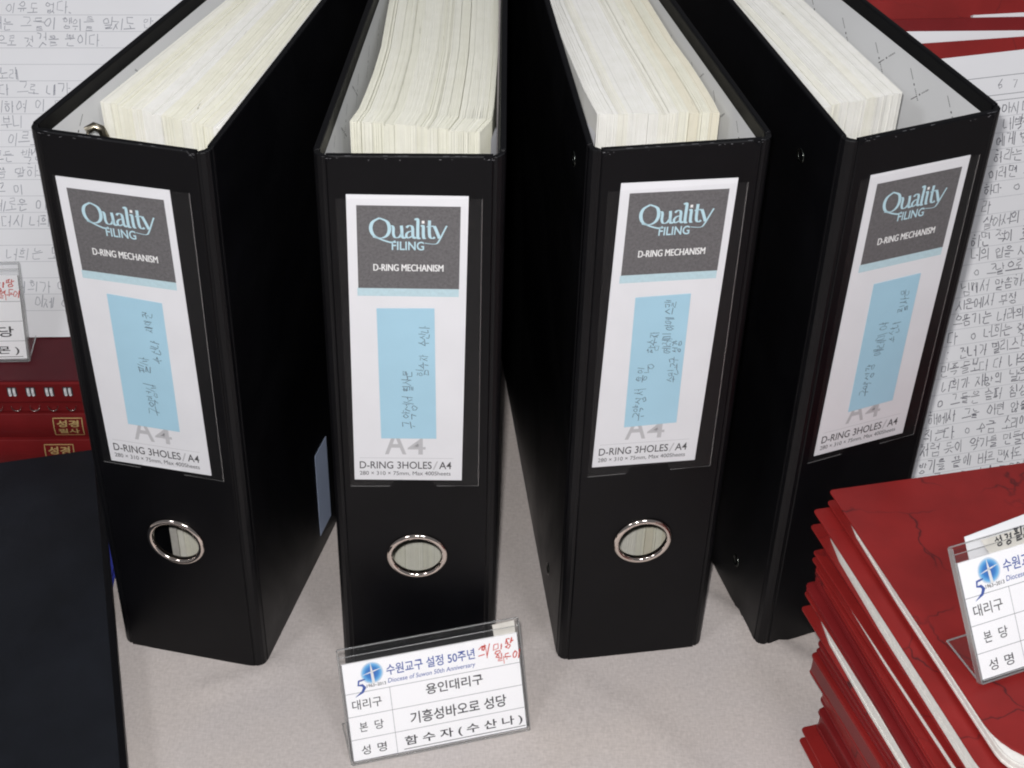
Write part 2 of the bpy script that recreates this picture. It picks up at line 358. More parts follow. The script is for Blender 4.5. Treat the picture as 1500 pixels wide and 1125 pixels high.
def glyph(ch):
    """strokes of one character in a unit cell"""
    o = ord(ch) - 0xAC00; out = []
    def put(j, x0, y0, x1, y1):
        if j in DBL:
            mid = (x0 + x1) / 2; put(DBL[j][0], x0, y0, mid - .02, y1); put(DBL[j][1], mid + .02, y0, x1, y1); return
        for st in CO.get(j, []): out.append([(x0 + x * (x1 - x0), y0 + y * (y1 - y0)) for x, y in st])
    if not 0 <= o < 11172:
        if ch in CO: put(ch, .2, .15, .8, .75); return out
        D = {'.': [[(.2, .0), (.26, .04)]], ',': [[(.25, .05), (.18, -.1)]], '0': [arc(.5, .45, .28, .45, 90, 450)], '1': [[(.4, .7), (.5, .9), (.5, 0)]],
             '2': [[(.25, .7), (.5, .95), (.75, .7), (.2, 0), (.8, 0)]], '3': [[(.25, .9), (.7, .85), (.45, .5), (.75, .25), (.25, 0)]], '5': [[(.75, .95), (.3, .95), (.3, .55), (.7, .45), (.6, .05), (.2, .05)]],
             '6': [[(.7, .95), (.3, .4), (.4, 0), (.7, .15), (.6, .4), (.3, .3)]], '7': [[(.2, .9), (.75, .9), (.4, 0)]], '8': [[(.7, .85), (.35, .8), (.65, .3), (.45, 0), (.3, .25), (.7, .85)]], '?': [[(.2, .7), (.5, .95), (.7, .7), (.45, .4)], [(.45, .08), (.5, .02)]],
             ':': [[(.4, .6), (.45, .62)], [(.4, .15), (.45, .17)]], '-': [[(.2, .45), (.8, .45)]], '/': [[(.2, 0), (.7, .9)]]}
        return D.get(ch, [])
    i, v, f = o // 588, (o % 588) // 28, o % 28
    ini = INI[i]; b = .42 if f else .02; t = .98
    if v in VV:
        kind, tick = VV[v]; n2 = len(kind); xr = .60 if n2 == 1 else .52
        put(ini, .04, b + .10, xr - (.12 if 'l' in tick else .04), t - .05)
        xs = [.80] if n2 == 1 else [.70, .92]
        for x in xs: out.append([(x, t + .02), (x + .01, b - .02)])
        ys = [(b + t) / 2] if len(tick) == 1 else ([] if not tick else [b + (t - b) * .36, b + (t - b) * .66])
        for y in ys: out.append([(xs[0], y), (xs[0] + (.20 if 'r' in tick else -.18), y + .01)])
    elif v in (8, 12, 13, 17, 18):
        put(ini, .22, b + (t - b) * .48, .80, t)
        yl = b + (t - b) * (.10 if v in (8, 12) else (.36 if v in (13, 17) else .22)); out.append([(.02, yl), (.98, yl + .03)])
        xs = [.5] if v in (8, 13) else ([.35, .65] if v in (12, 17) else [])
        for x in xs: out.append([(x, yl), (x, yl + (t - b) * (.28 if v in (8, 12) else -.32))])
    else:
        put(ini, .06, b + (t - b) * .50, .56, t)
        yl = b + (t - b) * .22; out.append([(.0, yl), (.62, yl + .03)])
        if v in (9, 10, 11): out.append([(.3, yl), (.3, yl + (t - b) * .25)])
        if v in (14, 15, 16): out.append([(.3, yl), (.3, yl - .2)])
        out.append([(.80, t + .02), (.81, b - .02)])
        if v in (9, 10): out.append([(.8, (b + t) / 2), (.97, (b + t) / 2)])
        if v in (14, 15): out.append([(.66, (b + t) / 2), (.8, (b + t) / 2)])
        if v in (10, 15): out.append([(.96, t), (.97, b)])
    if f: put(FIN[f], .20, .0, .86, .34)
    return out
def write(mb, text, x, y, size, wd, z=0, m=0, rnd=None, adv=.92, rot=0, cond=.9, wob=.045, slant=.06, xmax=None):
    """freehand line of text starting at x,y; rot in radians"""
    R = rnd or random; c, s_ = math.cos(rot), math.sin(rot); cx = 0
    for ch in text:
        if ch == ' ': cx += size * .55; continue
        sz = size * R.uniform(.86, 1.08); dy = R.uniform(-.05, .07) * size; sl = slant + R.uniform(-.08, .08)
        if xmax and cx > xmax: break
        for st in glyph(ch):
            ox, oy = R.gauss(0, wob * .7), R.gauss(0, wob * .7); P = []
            for (gx, gy) in st:
                gx += ox + R.gauss(0, wob * .6); gy += oy + R.gauss(0, wob * .6)
                X = cx + (gx * cond + gy * sl) * sz; Y = dy + gy * sz
                P.append((x + X * c - Y * s_, y + X * s_ + Y * c))
            base = wd * R.uniform(.75, 1.2)
            mb.ribbon(P, base, z, m)
        cx += size * adv * (.45 if ch in '.,' else 1) * R.uniform(.92, 1.08)
    return cx

# ------------------------------------------------------------------ the table under everything
b = MB()
def seg_d(x, y, P):
    best = 1e9
    for (x0, y0), (x1, y1) in zip(P[:-1], P[1:]):
        dx, dy = x1 - x0, y1 - y0; t_ = max(0, min(1, ((x - x0) * dx + (y - y0) * dy) / (dx * dx + dy * dy)))
        px_, py_ = x0 + dx * t_, y0 + dy * t_; side = dx * (y - y0) - dy * (x - x0)
        d = math.hypot(x - px_, y - py_) * (1 if side > 0 else -1)
        if abs(d) < abs(best): best = d
    return best
FOLDS = [([(92, 634), (125, 611), (150, 586), (178, 566), (215, 552)], 3.3, 9), ([(-150, 551), (-128, 560), (-119, 566)], .0 + 1.6, 6), ([(-160, 470), (-60, 440), (60, 452)], 1.6, 30), ([(60, 545), (130, 470), (150, 430)], 1.5, 24)]
def fold_h(x, y):
    h = 0
    for P, amp, wd in FOLDS:
        d = seg_d(x, y, P)
        h += amp * (math.exp(-(d / (wd * 1.5)) ** 2) if d < 0 else math.exp(-(d / (wd * .32)) ** 2)) - .0
    return h
gx = [-1300, -900, -600, -420] + [-300 + 5 * k for k in range(121)] + [420, 600, 900, 1300]
gy = [-250, 100, 300] + [400 + 5 * k for k in range(61)] + [760, 850, 1000, 1400, 2400]
for y in gy:
    for x in gx: b.v.append((x, y, fold_h(x, y) if -290 < x < 290 and 400 < y < 700 else 0))
for j in range(len(gy) - 1):
    for i in range(len(gx) - 1):
        a = j * len(gx) + i; b.f.append((a, a + 1, a + len(gx) + 1, a + len(gx))); b.m.append(0)
t = b.build('table_top', M['cloth'], smooth=True); t['kind'] = 'structure'

# ------------------------------------------------------------------ lever arch binders
W2, CH, S = 38.84, 5.7, 33.5
H, DEP = 310.0, 280.0
HZ, HR = 84.2, 13.2
def make_brand_card(root, tilt, x0, top, hand, note, seed):
    """printed card behind the clear pocket; local plane X right, Y up, Z towards the viewer, origin at the card's top centre"""
    R = random.Random(seed)
    W, Lh = 49.75, 157.2
    m4 = Matrix.Translation((x0 * MM, -.0004, top * MM)) @ Matrix.Rotation(math.pi / 2, 4, 'X') @ Matrix.Rotation(tilt, 4, 'Z')
    c = MB()
    c.prism([(-W / 2, -Lh), (W / 2, -Lh), (W / 2, 0), (-W / 2, 0)], -.2, .12)
    card = c.build('label_card', M['card'], root, matrix=m4)
    dx, dy = 1.35, -291.8         # print coordinates were measured on the second binder
    def X(v): return v + dx
    def Y(v): return v + dy
    h = MB(); h.rect(X(-22.2), Y(245.1), X(20.4), Y(286.8), .17); h.build('header_panel', M['hdr'], card)
    h = MB(); h.rect(X(-22.6), Y(241), X(20.3), Y(245.1), .17); h.build('accent_strip', M['strip'], card)
    # the word in swelling strokes
    q = MB(); k = lambda px, py: (X(-16.8) + (px - 532) * .0742, Y(271.0) + (191 - py) * .098)
    def pen(pts, w0, w1, zz=.24, mm_=0):
        P = [k(*p) for p in smooth(pts)]
        q.ribbon(P, lambda i, tx, ty: 1.1 * (w0 + (w1 - w0) * abs(ty) ** 1.3), zz, mm_)
    def smooth(p, n=5):
        if len(p) < 3: return p
        o = []
        for i in range(len(p) - 1):
            p0, p1, p2, p3 = p[max(i - 1, 0)], p[i], p[i + 1], p[min(i + 2, len(p) - 1)]
            for s in range(n):
                t_ = s / n
                o.append(tuple(.5 * (2 * p1[d] + (p2[d] - p0[d]) * t_ + (2 * p0[d] - 5 * p1[d] + 4 * p2[d] - p3[d]) * t_ ** 2 + (3 * p1[d] - p0[d] - 3 * p2[d] + p3[d]) * t_ ** 3) for d in (0, 1)))
        return o + [p[-1]]
    pen([(585, 92), (548, 112), (537, 146), (553, 180), (590, 193), (625, 180), (640, 148), (628, 110), (585, 92)], .35, 1.35)
    pen([(548, 186), (572, 192), (610, 205), (650, 214), (672, 206)], .75, .4)
    pen([(640, 132), (655, 130), (662, 142), (662, 172), (672, 189), (694, 186), (708, 168)], .35, 1.05)
    pen([(706, 128), (709, 150), (710, 178), (718, 191), (730, 187)], .4, 1.15)
    pen([(734, 138), (748, 128), (764, 131), (769, 145), (770, 178), (778, 191), (788, 186)], .4, 1.1)
    pen([(768, 154), (745, 160), (733, 175), (742, 190), (768, 180)], .35, .95)
    pen([(780, 98), (797, 95), (797, 150), (799, 190), (812, 190)], .4, 1.15)
    pen([(815, 130), (827, 128), (828, 165), (831, 190), (842, 190)], .4, 1.15)
    pen([(846, 132), (886, 128)], .5, .5)
    pen([(862, 100), (861, 150), (865, 183), (880, 191), (892, 184)], .4, 1.15)
    pen([(888, 128), (900, 150), (918, 190)], .5, 1.25)
    pen([(958, 126), (940, 158), (916, 202), (900, 218), (868, 219), (836, 215)], .25, .65)
    q.rect(*k(819, 116), *k(834, 102), .24, 1)
    type_mesh(q, 'FILING', X(-7.9), Y(264.9), X(5.5), Y(269.3), .24, 0, bold=.16)
    for o_ in (-.09, .09): type_mesh(q, 'D-RING MECHANISM', X(-15.6 + o_), Y(254.2), X(13.6 + o_), Y(257.7), .24 + o_ * .1, 1)
    q.build('brand_lettering', [M['qual'], M['wink']], card)
    q = MB()
    type_mesh(q, 'A', X(-12.0), Y(150.6), X(-2.2), Y(165), .18, 0, bold=.1)
    type_mesh(q, '4', X(-1.6), Y(150.6), X(6.6), Y(160.5), .18, 0, bold=.1)
    q.rect(X(-23.6), Y(148.2), X(19.4), Y(148.42), .18, 0)
    type_mesh(q, 'D-RING 3HOLES', X(-23.7), Y(141.7), X(9.5), Y(146.2), .24, 1, bold=.06)
    type_mesh(q, '/', X(10.0), Y(141.3), X(12.4), Y(146.5), .24, 0)
    type_mesh(q, 'A4', X(12.9), Y(141.7), X(18.6), Y(146.2), .24, 1, bold=.06)
    type_mesh(q, '280 × 310 × 75mm, Max 400Sheets', X(-23.8), Y(137.3), X(18.3), Y(140.1), .24, 1)
    q.build('size_lettering', [M['a4'], M['dkgrey']], card)
    # sticky note with handwriting read from below upwards
    (nx0, nx1, nz0, nz1, nt_) = note
    g = MB(); zz = .42
    P = [(nx0, nz0), (nx1 + R.uniform(-.4, .4), nz0 + R.uniform(-.4, .6)), (nx1, nz1), (nx0, nz1 + nt_)]
    P = [(a - x0, c_ - top) for a, c_ in P]
    g.prism(P, .30, zz)
    n_ = g.build('sticky_note', M['note'], root, matrix=Matrix.Translation((x0 * MM, -.0004, top * MM)) @ Matrix.Rotation(math.pi / 2, 4, 'X'))
    g = MB()
    for (txt, ax, az, size) in hand:
        write(g, txt, ax - x0 + (.6 if size > 4.3 else 0), az - top, size * 1.22, .28, .50, 0, rnd=R, adv=.9, rot=math.pi / 2, cond=.9, wob=.08, slant=.12)
    g.build('handwriting', M['pen'], n_)

def make_binder(label, bx, by, a, thL, thR, left, right, tones, card, rivets, seed, sticker=None, sleeve=None, rtop=282, lean=0):
    R = random.Random(seed)
    root = thing('lever_arch_binder', label, 'binder', (bx, by, 0), a, 'black lever arch binders standing fanned out on the cloth')
    # spine board with the finger hole
    mb = MB(); ang = sorted(set([2 * math.pi * k / 48 for k in range(48)] + [math.atan2(zz - HZ, xx) % (2 * math.pi) for xx in (-S, S) for zz in (0, H)]))
    def hit(q, e):
        dx, dz = math.cos(q), math.sin(q); tt = 1e9
        if abs(dx) > 1e-9: tt = min(tt, (S - e) / abs(dx))
        if dz > 1e-9: tt = min(tt, (H - e - HZ) / dz)
        if dz < -1e-9: tt = min(tt, (HZ - e) / -dz)
        return (dx * tt, HZ + dz * tt)
    n = len(ang); loops = []
    for kind in ('hole_b', 'hole_f', 'in_f', 'out_f', 'out_b'):
        L = []
        for q in ang:
            if kind.startswith('hole'): p = (HR * math.cos(q), 2.4 if kind == 'hole_b' else 0, HZ + HR * math.sin(q))
            else:
                e = .5 if kind == 'in_f' else 0; x, z = hit(q, e); p = (x, {'in_f': 0, 'out_f': .5, 'out_b': 2.4}[kind], z)
            L.append(len(mb.v)); mb.v.append(p)
        loops.append(L)
    seq = loops + [loops[0]]
    for A, B in zip(seq[:-1], seq[1:]):
        for k in range(n):
            k2 = (k + 1) % n; mb.f.append((A[k], A[k2], B[k2], B[k])); mb.m.append(0)
    mb.build('spine', M['black'], root)
    # hinge strips with their groove and the covers
    for sg, th in ((-1, thL), (1, thR)):
        g = [(S + .05, .5), (S + .7, .75), (S + 1.6, .7), (S + 3.4, 1.8), (W2 - .7, CH - 2.4), (W2 - .2, CH - .1), (W2 - 2.6, CH - .1), (W2 - 3.2, CH - 1.6), (S + .05, 2.3)]
        if sg < 0: g = [(-x, y) for x, y in g][::-1]
        mb = MB(); mb.prism(g, .3, H - .5); mb.build('hinge', M['hinge'], root, bevel=.5)
        # cover in its own frame: X along the cover to the back, Y outwards (inner side negative), Z up
        d = Vector((sg * math.tan(th * sg) if False else math.sin(0), 1)).normalized()
        tanv = math.tan(th)
        d = Vector((sg * tanv, 1, 0)).normalized(); nrm = Vector((sg * d.y, -sg * d.x, 0))
        o4 = Matrix(((d.x, nrm.x, 0, sg * W2 * MM), (d.y, nrm.y, 0, CH * MM), (0, 0, 1, 0), (0, 0, 0, 1)))
        mb = MB(); mb.box(0, -2.9, 0, DEP - CH, 0, H)
        cov = mb.build('cover', M['black'], root, matrix=o4, bevel=.8)
        # lining sheet and its print
        ins = 7.0
        mb = MB(); mb.quad((1.5, -3.05, 4), (DEP - CH - 4, -3.05, 4), (DEP - CH - 4, -3.05, H - ins), (1.5, -3.05, H - ins))
        lin = mb.build('lining', M['lining'], cov)
        pr = MB(); pitch = 23.0; yy = -3.1
        def stroke3(p0, p1, wd):
            d2 = Vector((p1[0] - p0[0], p1[1] - p0[1])); ln = d2.length or 1; nx_, nz_ = -d2.y / ln * wd / 2, d2.x / ln * wd / 2
            pr.quad((p0[0] - nx_, yy, p0[1] - nz_), (p1[0] - nx_, yy, p1[1] - nz_), (p1[0] + nx_, yy, p1[1] + nz_), (p0[0] + nx_, yy, p0[1] + nz_))
        def clipd(x, z): return 3 < x < DEP - CH - 6 and 150 < z < H - ins - 1
        for dirx, dirz in ((-1, 1.0), (-.8, -1)):
            ln = math.hypot(dirx, dirz); ux, uz = dirx / ln, dirz / ln; vx, vz = -uz, ux
            for r_ in range(-14, 15):
                for s_ in range(-16, 16):
                    cx = 130 + vx * r_ * pitch + ux * (s_ * 34 + (r_ % 2) * 17); cz = 240 + vz * r_ * pitch + uz * (s_ * 34 + (r_ % 2) * 17)
                    if not (clipd(cx, cz) and clipd(cx + ux * 15, cz + uz * 15)): continue
                    stroke3((cx, cz), (cx + ux * 5.2, cz + uz * 5.2), .36)
                    stroke3((cx + ux * 7.0, cz + uz * 7.0), (cx + ux * 8.0, cz + uz * 8.0), .8)
                    for q in range(7):
                        e0 = 9.4 + q * .85; stroke3((cx + ux * e0, cz + uz * e0), (cx + ux * (e0 + .45), cz + uz * (e0 + .45)), R.uniform(.45, .8))
        pr.build('printed_marks', M['mark'], lin)
        for (rd, rz_) in rivets.get(sg, []):
            rv = MB(); rv.lathe([(3.5, -.05), (3.3, .35), (2.8, .5), (2.3, .2), (1.9, -.3), (3.4, -.3)], 28)
            # turn the lathe axis (Y) to the outer side
            rv.v = [(rd + x, y, rz_ + z) for x, y, z in rv.v]
            rv.build('rivet', M['darkmetal'], cov, smooth=True)
        if sticker and sg == 1:
            st = MB(); st.box(sticker[0], .02, sticker[1], sticker[2], .2, sticker[3])
            st.build('side_label', M['sticker'], cov)
    # worn scuffs, plus top-edge glints painted on as pale specks
    sc_ = MB()
    for _ in range(13):
        sg = R.choice((-1, 1)); zc = H - abs(R.gauss(0, .5)) - .15; xc = sg * (S - abs(R.gauss(0, 2.0))) if R.random() < .6 else R.uniform(-S, S)
        w_ = R.uniform(.25, 1.3); h_ = R.uniform(.12, .35)
        sc_.quad((xc - w_ / 2, -.03, zc - h_ - .5), (xc + w_ / 2, -.03, zc - h_ - .45), (xc + w_ / 3, -.03, zc - .5), (xc - w_ / 2.5, -.03, zc - .55))
    for _ in range(8):
        xc = R.uniform(-S, S); sc_.quad((xc, .12, H + .03), (xc + R.uniform(.6, 3), .12, H + .03), (xc + R.uniform(.6, 3), .4, H + .03), (xc, .38, H + .03))
    sc_.build('scuffs_and_glints', M['scuff_glint'], root)
    # finger ring
    mb = MB(); mb.lathe([(14.9, -.05), (14.6, -1.0), (13.6, -1.75), (12.5, -1.6), (11.9, -.9), (11.7, .2), (11.8, 1.3), (12.3, 1.3), (12.5, -.0)], 72)
    mb.v = [(x, y, z + HZ) for x, y, z in mb.v]
    mb.build('finger_ring', M['chrome'], root, smooth=True)
    # printed card, pocket
    make_brand_card(root, *card, seed)
    pk = MB(); px0, px1, pz0, pz1 = -30.3, 29.2, 131.2, 290.6
    def strip3(x0, z0, x1, z1, y=-1.05): pk.quad((x0, y, z0), (x1, y, z0), (x1, y, z1), (x0, y, z1))
    pk.quad((px0, -1.05, pz0), (-11.5, -1.05, pz0), (-9.8, -1.05, 135.2), (-9.8, -1.05, pz1), (px0, -1.05, pz1))
    pk.quad((-9.8, -1.05, 135.2), (7.9, -1.05, 135.2), (7.9, -1.05, pz1), (-9.8, -1.05, pz1))
    pk.quad((7.9, -1.05, 135.2), (9.6, -1.05, pz0), (px1, -1.05, pz0), (px1, -1.05, pz1), (7.9, -1.05, pz1))
    po = pk.build('label_pocket', M['pocket'], root)
    wl = MB()
    for P in ([(px0, pz0), (-12, pz0)], [(9.8, pz0), (px1, pz0), (px1, pz1)]):
        wl.tube([(x, -.95, z) for x, z in P], .22, 6)
    wl.build('pocket_weld', M['weld'], po)
    # ring mechanism
    mb = MB(); mb.box(-29, 3.2, 20, -16, 4.6, 286); mb.box(-25, 4.6, 24, -20, 6.2, 284)
    mech = mb.build('ring_mechanism', M['steel'], root, bevel=.5)
    for zz in (280, 196, 118):
        mb = MB(); P = [(-26, 5, zz), (-27, 22, zz)] + [(-27 + 10 * (1 - math.cos(q * .26)), 22 + 10 * math.sin(q * .26), zz) for q in range(1, 7)] + [(10, 32, zz), (18, 27, zz), (22, 16, zz), (22, 5, zz)]
        mb.tube(P, 1.7, 10); mb.build('ring', M['steel'], mech, smooth=True)
    if lean:
        mb = MB(); mb.box(-33, 36, 8, -19.5, 38.5, 105); mb.build('hole_darkener', M['black'], mech, bevel=.4)  # black block added to darken the view through the finger hole
        mb = MB(); mb.box(-20.5, 34.5, 8, -16.6, 35.8, 105); mb.build('lever_rod', M['tape'], mech, bevel=.4)
    if rtop > 290:
        lz = rtop
        mb = MB(); mb.tube([(-25.5, 24, 280), (-25.5, 24, lz - 5), (-24.5, 24.5, lz - 1.5), (-22, 25.5, lz), (-19.5, 26.5, lz - 1.5), (-18.5, 27, lz - 5), (-18.5, 27, 280)], 1.9, 10); mb.build('lever', M['steel'], mech, smooth=True)
    # sheets of paper in bundles
    def prof(P, y):
        for (xa, ya), (xb, yb) in zip(P[:-1], P[1:]):
            if y <= yb: t_ = (y - ya) / (yb - ya); t_ = max(t_, -.3); return xa + (xb - xa) * t_
        return P[-1][0]
    nb = len(tones); per = 15; tot = nb * per
    for bi in range(nb):
        mb = MB(); tn = []; base = tones[bi]; offz = R.uniform(-.25, .25); offy = R.uniform(-.5, .5)
        for j in range(per):
            g0 = (bi * per + j) / tot; g1 = (bi * per + j + 1) / tot - (.0008 if j < per - 1 else (.0034 if R.random() < .3 else .0012))
            zt = 301.2 + offz + R.uniform(-.16, .16) + (R.uniform(-.9, .6) if R.random() < .09 else 0); yo = offy + R.uniform(-.25, .25) + (R.uniform(-1.2, 1.2) if R.random() < .06 else 0)
            yf0 = left[0][1] + (right[0][1] - left[0][1]) * (g0) + yo; yb = 246 + R.uniform(-1, 1)
            k_ = R.uniform(.985, 1.0); cc = [c * k_ for c in base]
            if R.random() < .04: cc = [c * .86 for c in base]
            ys = [yf0 + (yb - yf0) * q for q in (0, .05, .11, .2, .32, .5, .75, 1)]
            def xs(g, y):
                return prof(left, y) * (1 - g) + prof(right, y) * g
            i = len(mb.v); m_ = len(ys)
            for (g, z) in ((g0, 6), (g0, zt), (g1, zt), (g1, 6)):
                for y in ys: mb.v.append((xs(g, y) + (lean * (1 - g) if z < 10 else 0), y, z)); tn.append(cc)
            for r_ in range(3):
                for k in range(m_ - 1):
                    mb.f.append((i + r_ * m_ + k, i + r_ * m_ + k + 1, i + (r_ + 1) * m_ + k + 1, i + (r_ + 1) * m_ + k)); mb.m.append(0)
            mb.f.append((i, i + m_, i + 2 * m_, i + 3 * m_)); mb.m.append(0)
            mb.f.append(tuple(reversed((i + m_ - 1, i + 2 * m_ - 1, i + 3 * m_ - 1, i + 4 * m_ - 1)))); mb.m.append(0)
        mb.build('paper_bundle', M['sheets'], root, tone=tn)
    if sleeve:      # clear bluish sheet at the side of the stack
        mb = MB(); P = sleeve
        for (xa, ya), (xb, yb) in zip(P[:-1], P[1:]): mb.quad((xa, ya, 6), (xb, yb, 6), (xb, yb, 300), (xa, ya, 300))
        for (xa, ya), (xb, yb) in zip(P[:-1], P[1:]): mb.quad((xb + .5, yb, 6), (xa + .5, ya, 6), (xa + .5, ya, 300), (xb + .5, yb, 300))
        mb.build('loose_sheet', M['page'], root)
    return root

cream = (.855, .845, .745); warm = (.83, .795, .665); wht = (.87, .865, .83); ivory = (.865, .855, .785); grn = (.80, .795, .695); pale = (.815, .81, .725)
def card_spec(tilt, x0, top, hand, note): return (tilt, x0, top, hand, note)
rivL = {-1: [(27.5, 286), (36.5, 26)], 1: []}
make_binder('leftmost black lever arch binder, facing right, beside the navy folder', -161.6, 568.86, -.1935, -.165, .045,
            [(-25.5, 42), (-6.5, 141), (10, 250)], [(32.5, 33), (36.5, 60), (38.5, 112), (41, 250)],
            [ivory, cream, cream, ivory, wht, wht, cream, cream, ivory, cream, cream, wht],
            card_spec(.0167, -4.33, 289.9, [('구약성서', 1.8, 165.0, 4.6), ('필사', -.2, 190, 4.4), ('수산나', 6.6, 197, 3.8), ('제이권', 4.6, 214, 3.4)], (-14.7, 10.4, 157.7, 231.4, .7)),
            rivL, 11, sticker=(81.5, 13.3, 98.5, 72.4), rtop=299, lean=6)
make_binder('second black lever arch binder from the left, squarely behind the name card', -43.56, 564.12, .0472, -.128, .030,
            [(-26.0, 42.5), (-23.2, 50), (-21.3, 60), (-15.6, 97), (-12.9, 150), (-7, 250)], [(28.5, 33), (34.5, 45), (37.6, 97), (39.3, 150), (41, 250)],
            [grn, pale, grn, grn, pale, pale, grn, pale, grn, pale, pale, grn],
            card_spec(-.0145, -1.16, 291.9, [('구약성서', -.2, 166.5, 4.6), ('필사본', -.6, 188, 4.0), ('함수자', 6.4, 197, 4.0), ('수산나', 7.0, 214, 3.6)], (-15.3, 9.4, 160.8, 234.8, 0)),
            rivL, 22, sleeve=[(33.2, 30), (35.4, 40), (36.2, 60)], rtop=293.5)
make_binder('third black lever arch binder from the left, turned slightly left', 66.59, 579.15, .1772, -.037, -.097,
            [(-26.5, 43), (-28.2, 63), (-30.0, 146), (-27, 250)], [(26.2, 38), (26.3, 46), (25.3, 66), (23.2, 92), (20.9, 108), (19.1, 141), (9.5, 250)],
            [wht, wht, ivory, wht, wht, wht, ivory, ivory, cream, warm, cream, warm],
            card_spec(-.0225, .06, 293.3, [('구약성서 용인', -6.6, 163.5, 4.4), ('ㅇ', -2.6, 193, 4.6), ('함수자', -2.4, 203, 4.0), ('예레미야에스켈', 3.6, 202, 3.7), ('수원교구 성경', 8.0, 185, 3.4)], (-14.6, 10.1, 160.4, 234.8, 0)),
            rivL, 33, sleeve=[(-30.5, 30), (-33.6, 46), (-34.2, 90), (-31, 200)])
make_binder('rightmost black lever arch binder, turned left, beside the handwritten page', 170.04, 600.10, .4082, -.111, -.017,
            [(-29.5, 42), (-25.5, 80), (-20.5, 141), (-7.5, 250)], [(15.0, 40.7), (18.5, 131), (22, 250)],
            [wht, wht, ivory, wht, wht, wht, ivory, wht, wht, wht],
            card_spec(-.0137, -.08, 291.3, [('구약성경', -3.4, 165, 4.6), ('예레미야', -.6, 189, 4.4), ('수산나', 6.0, 195, 3.6), ('필사본', 8.2, 212, 3.8)], (-12.5, 12.0, 157.9, 232.4, 0)),
            {-1: [(32, 281.5), (33, 29)], 1: []}, 44)

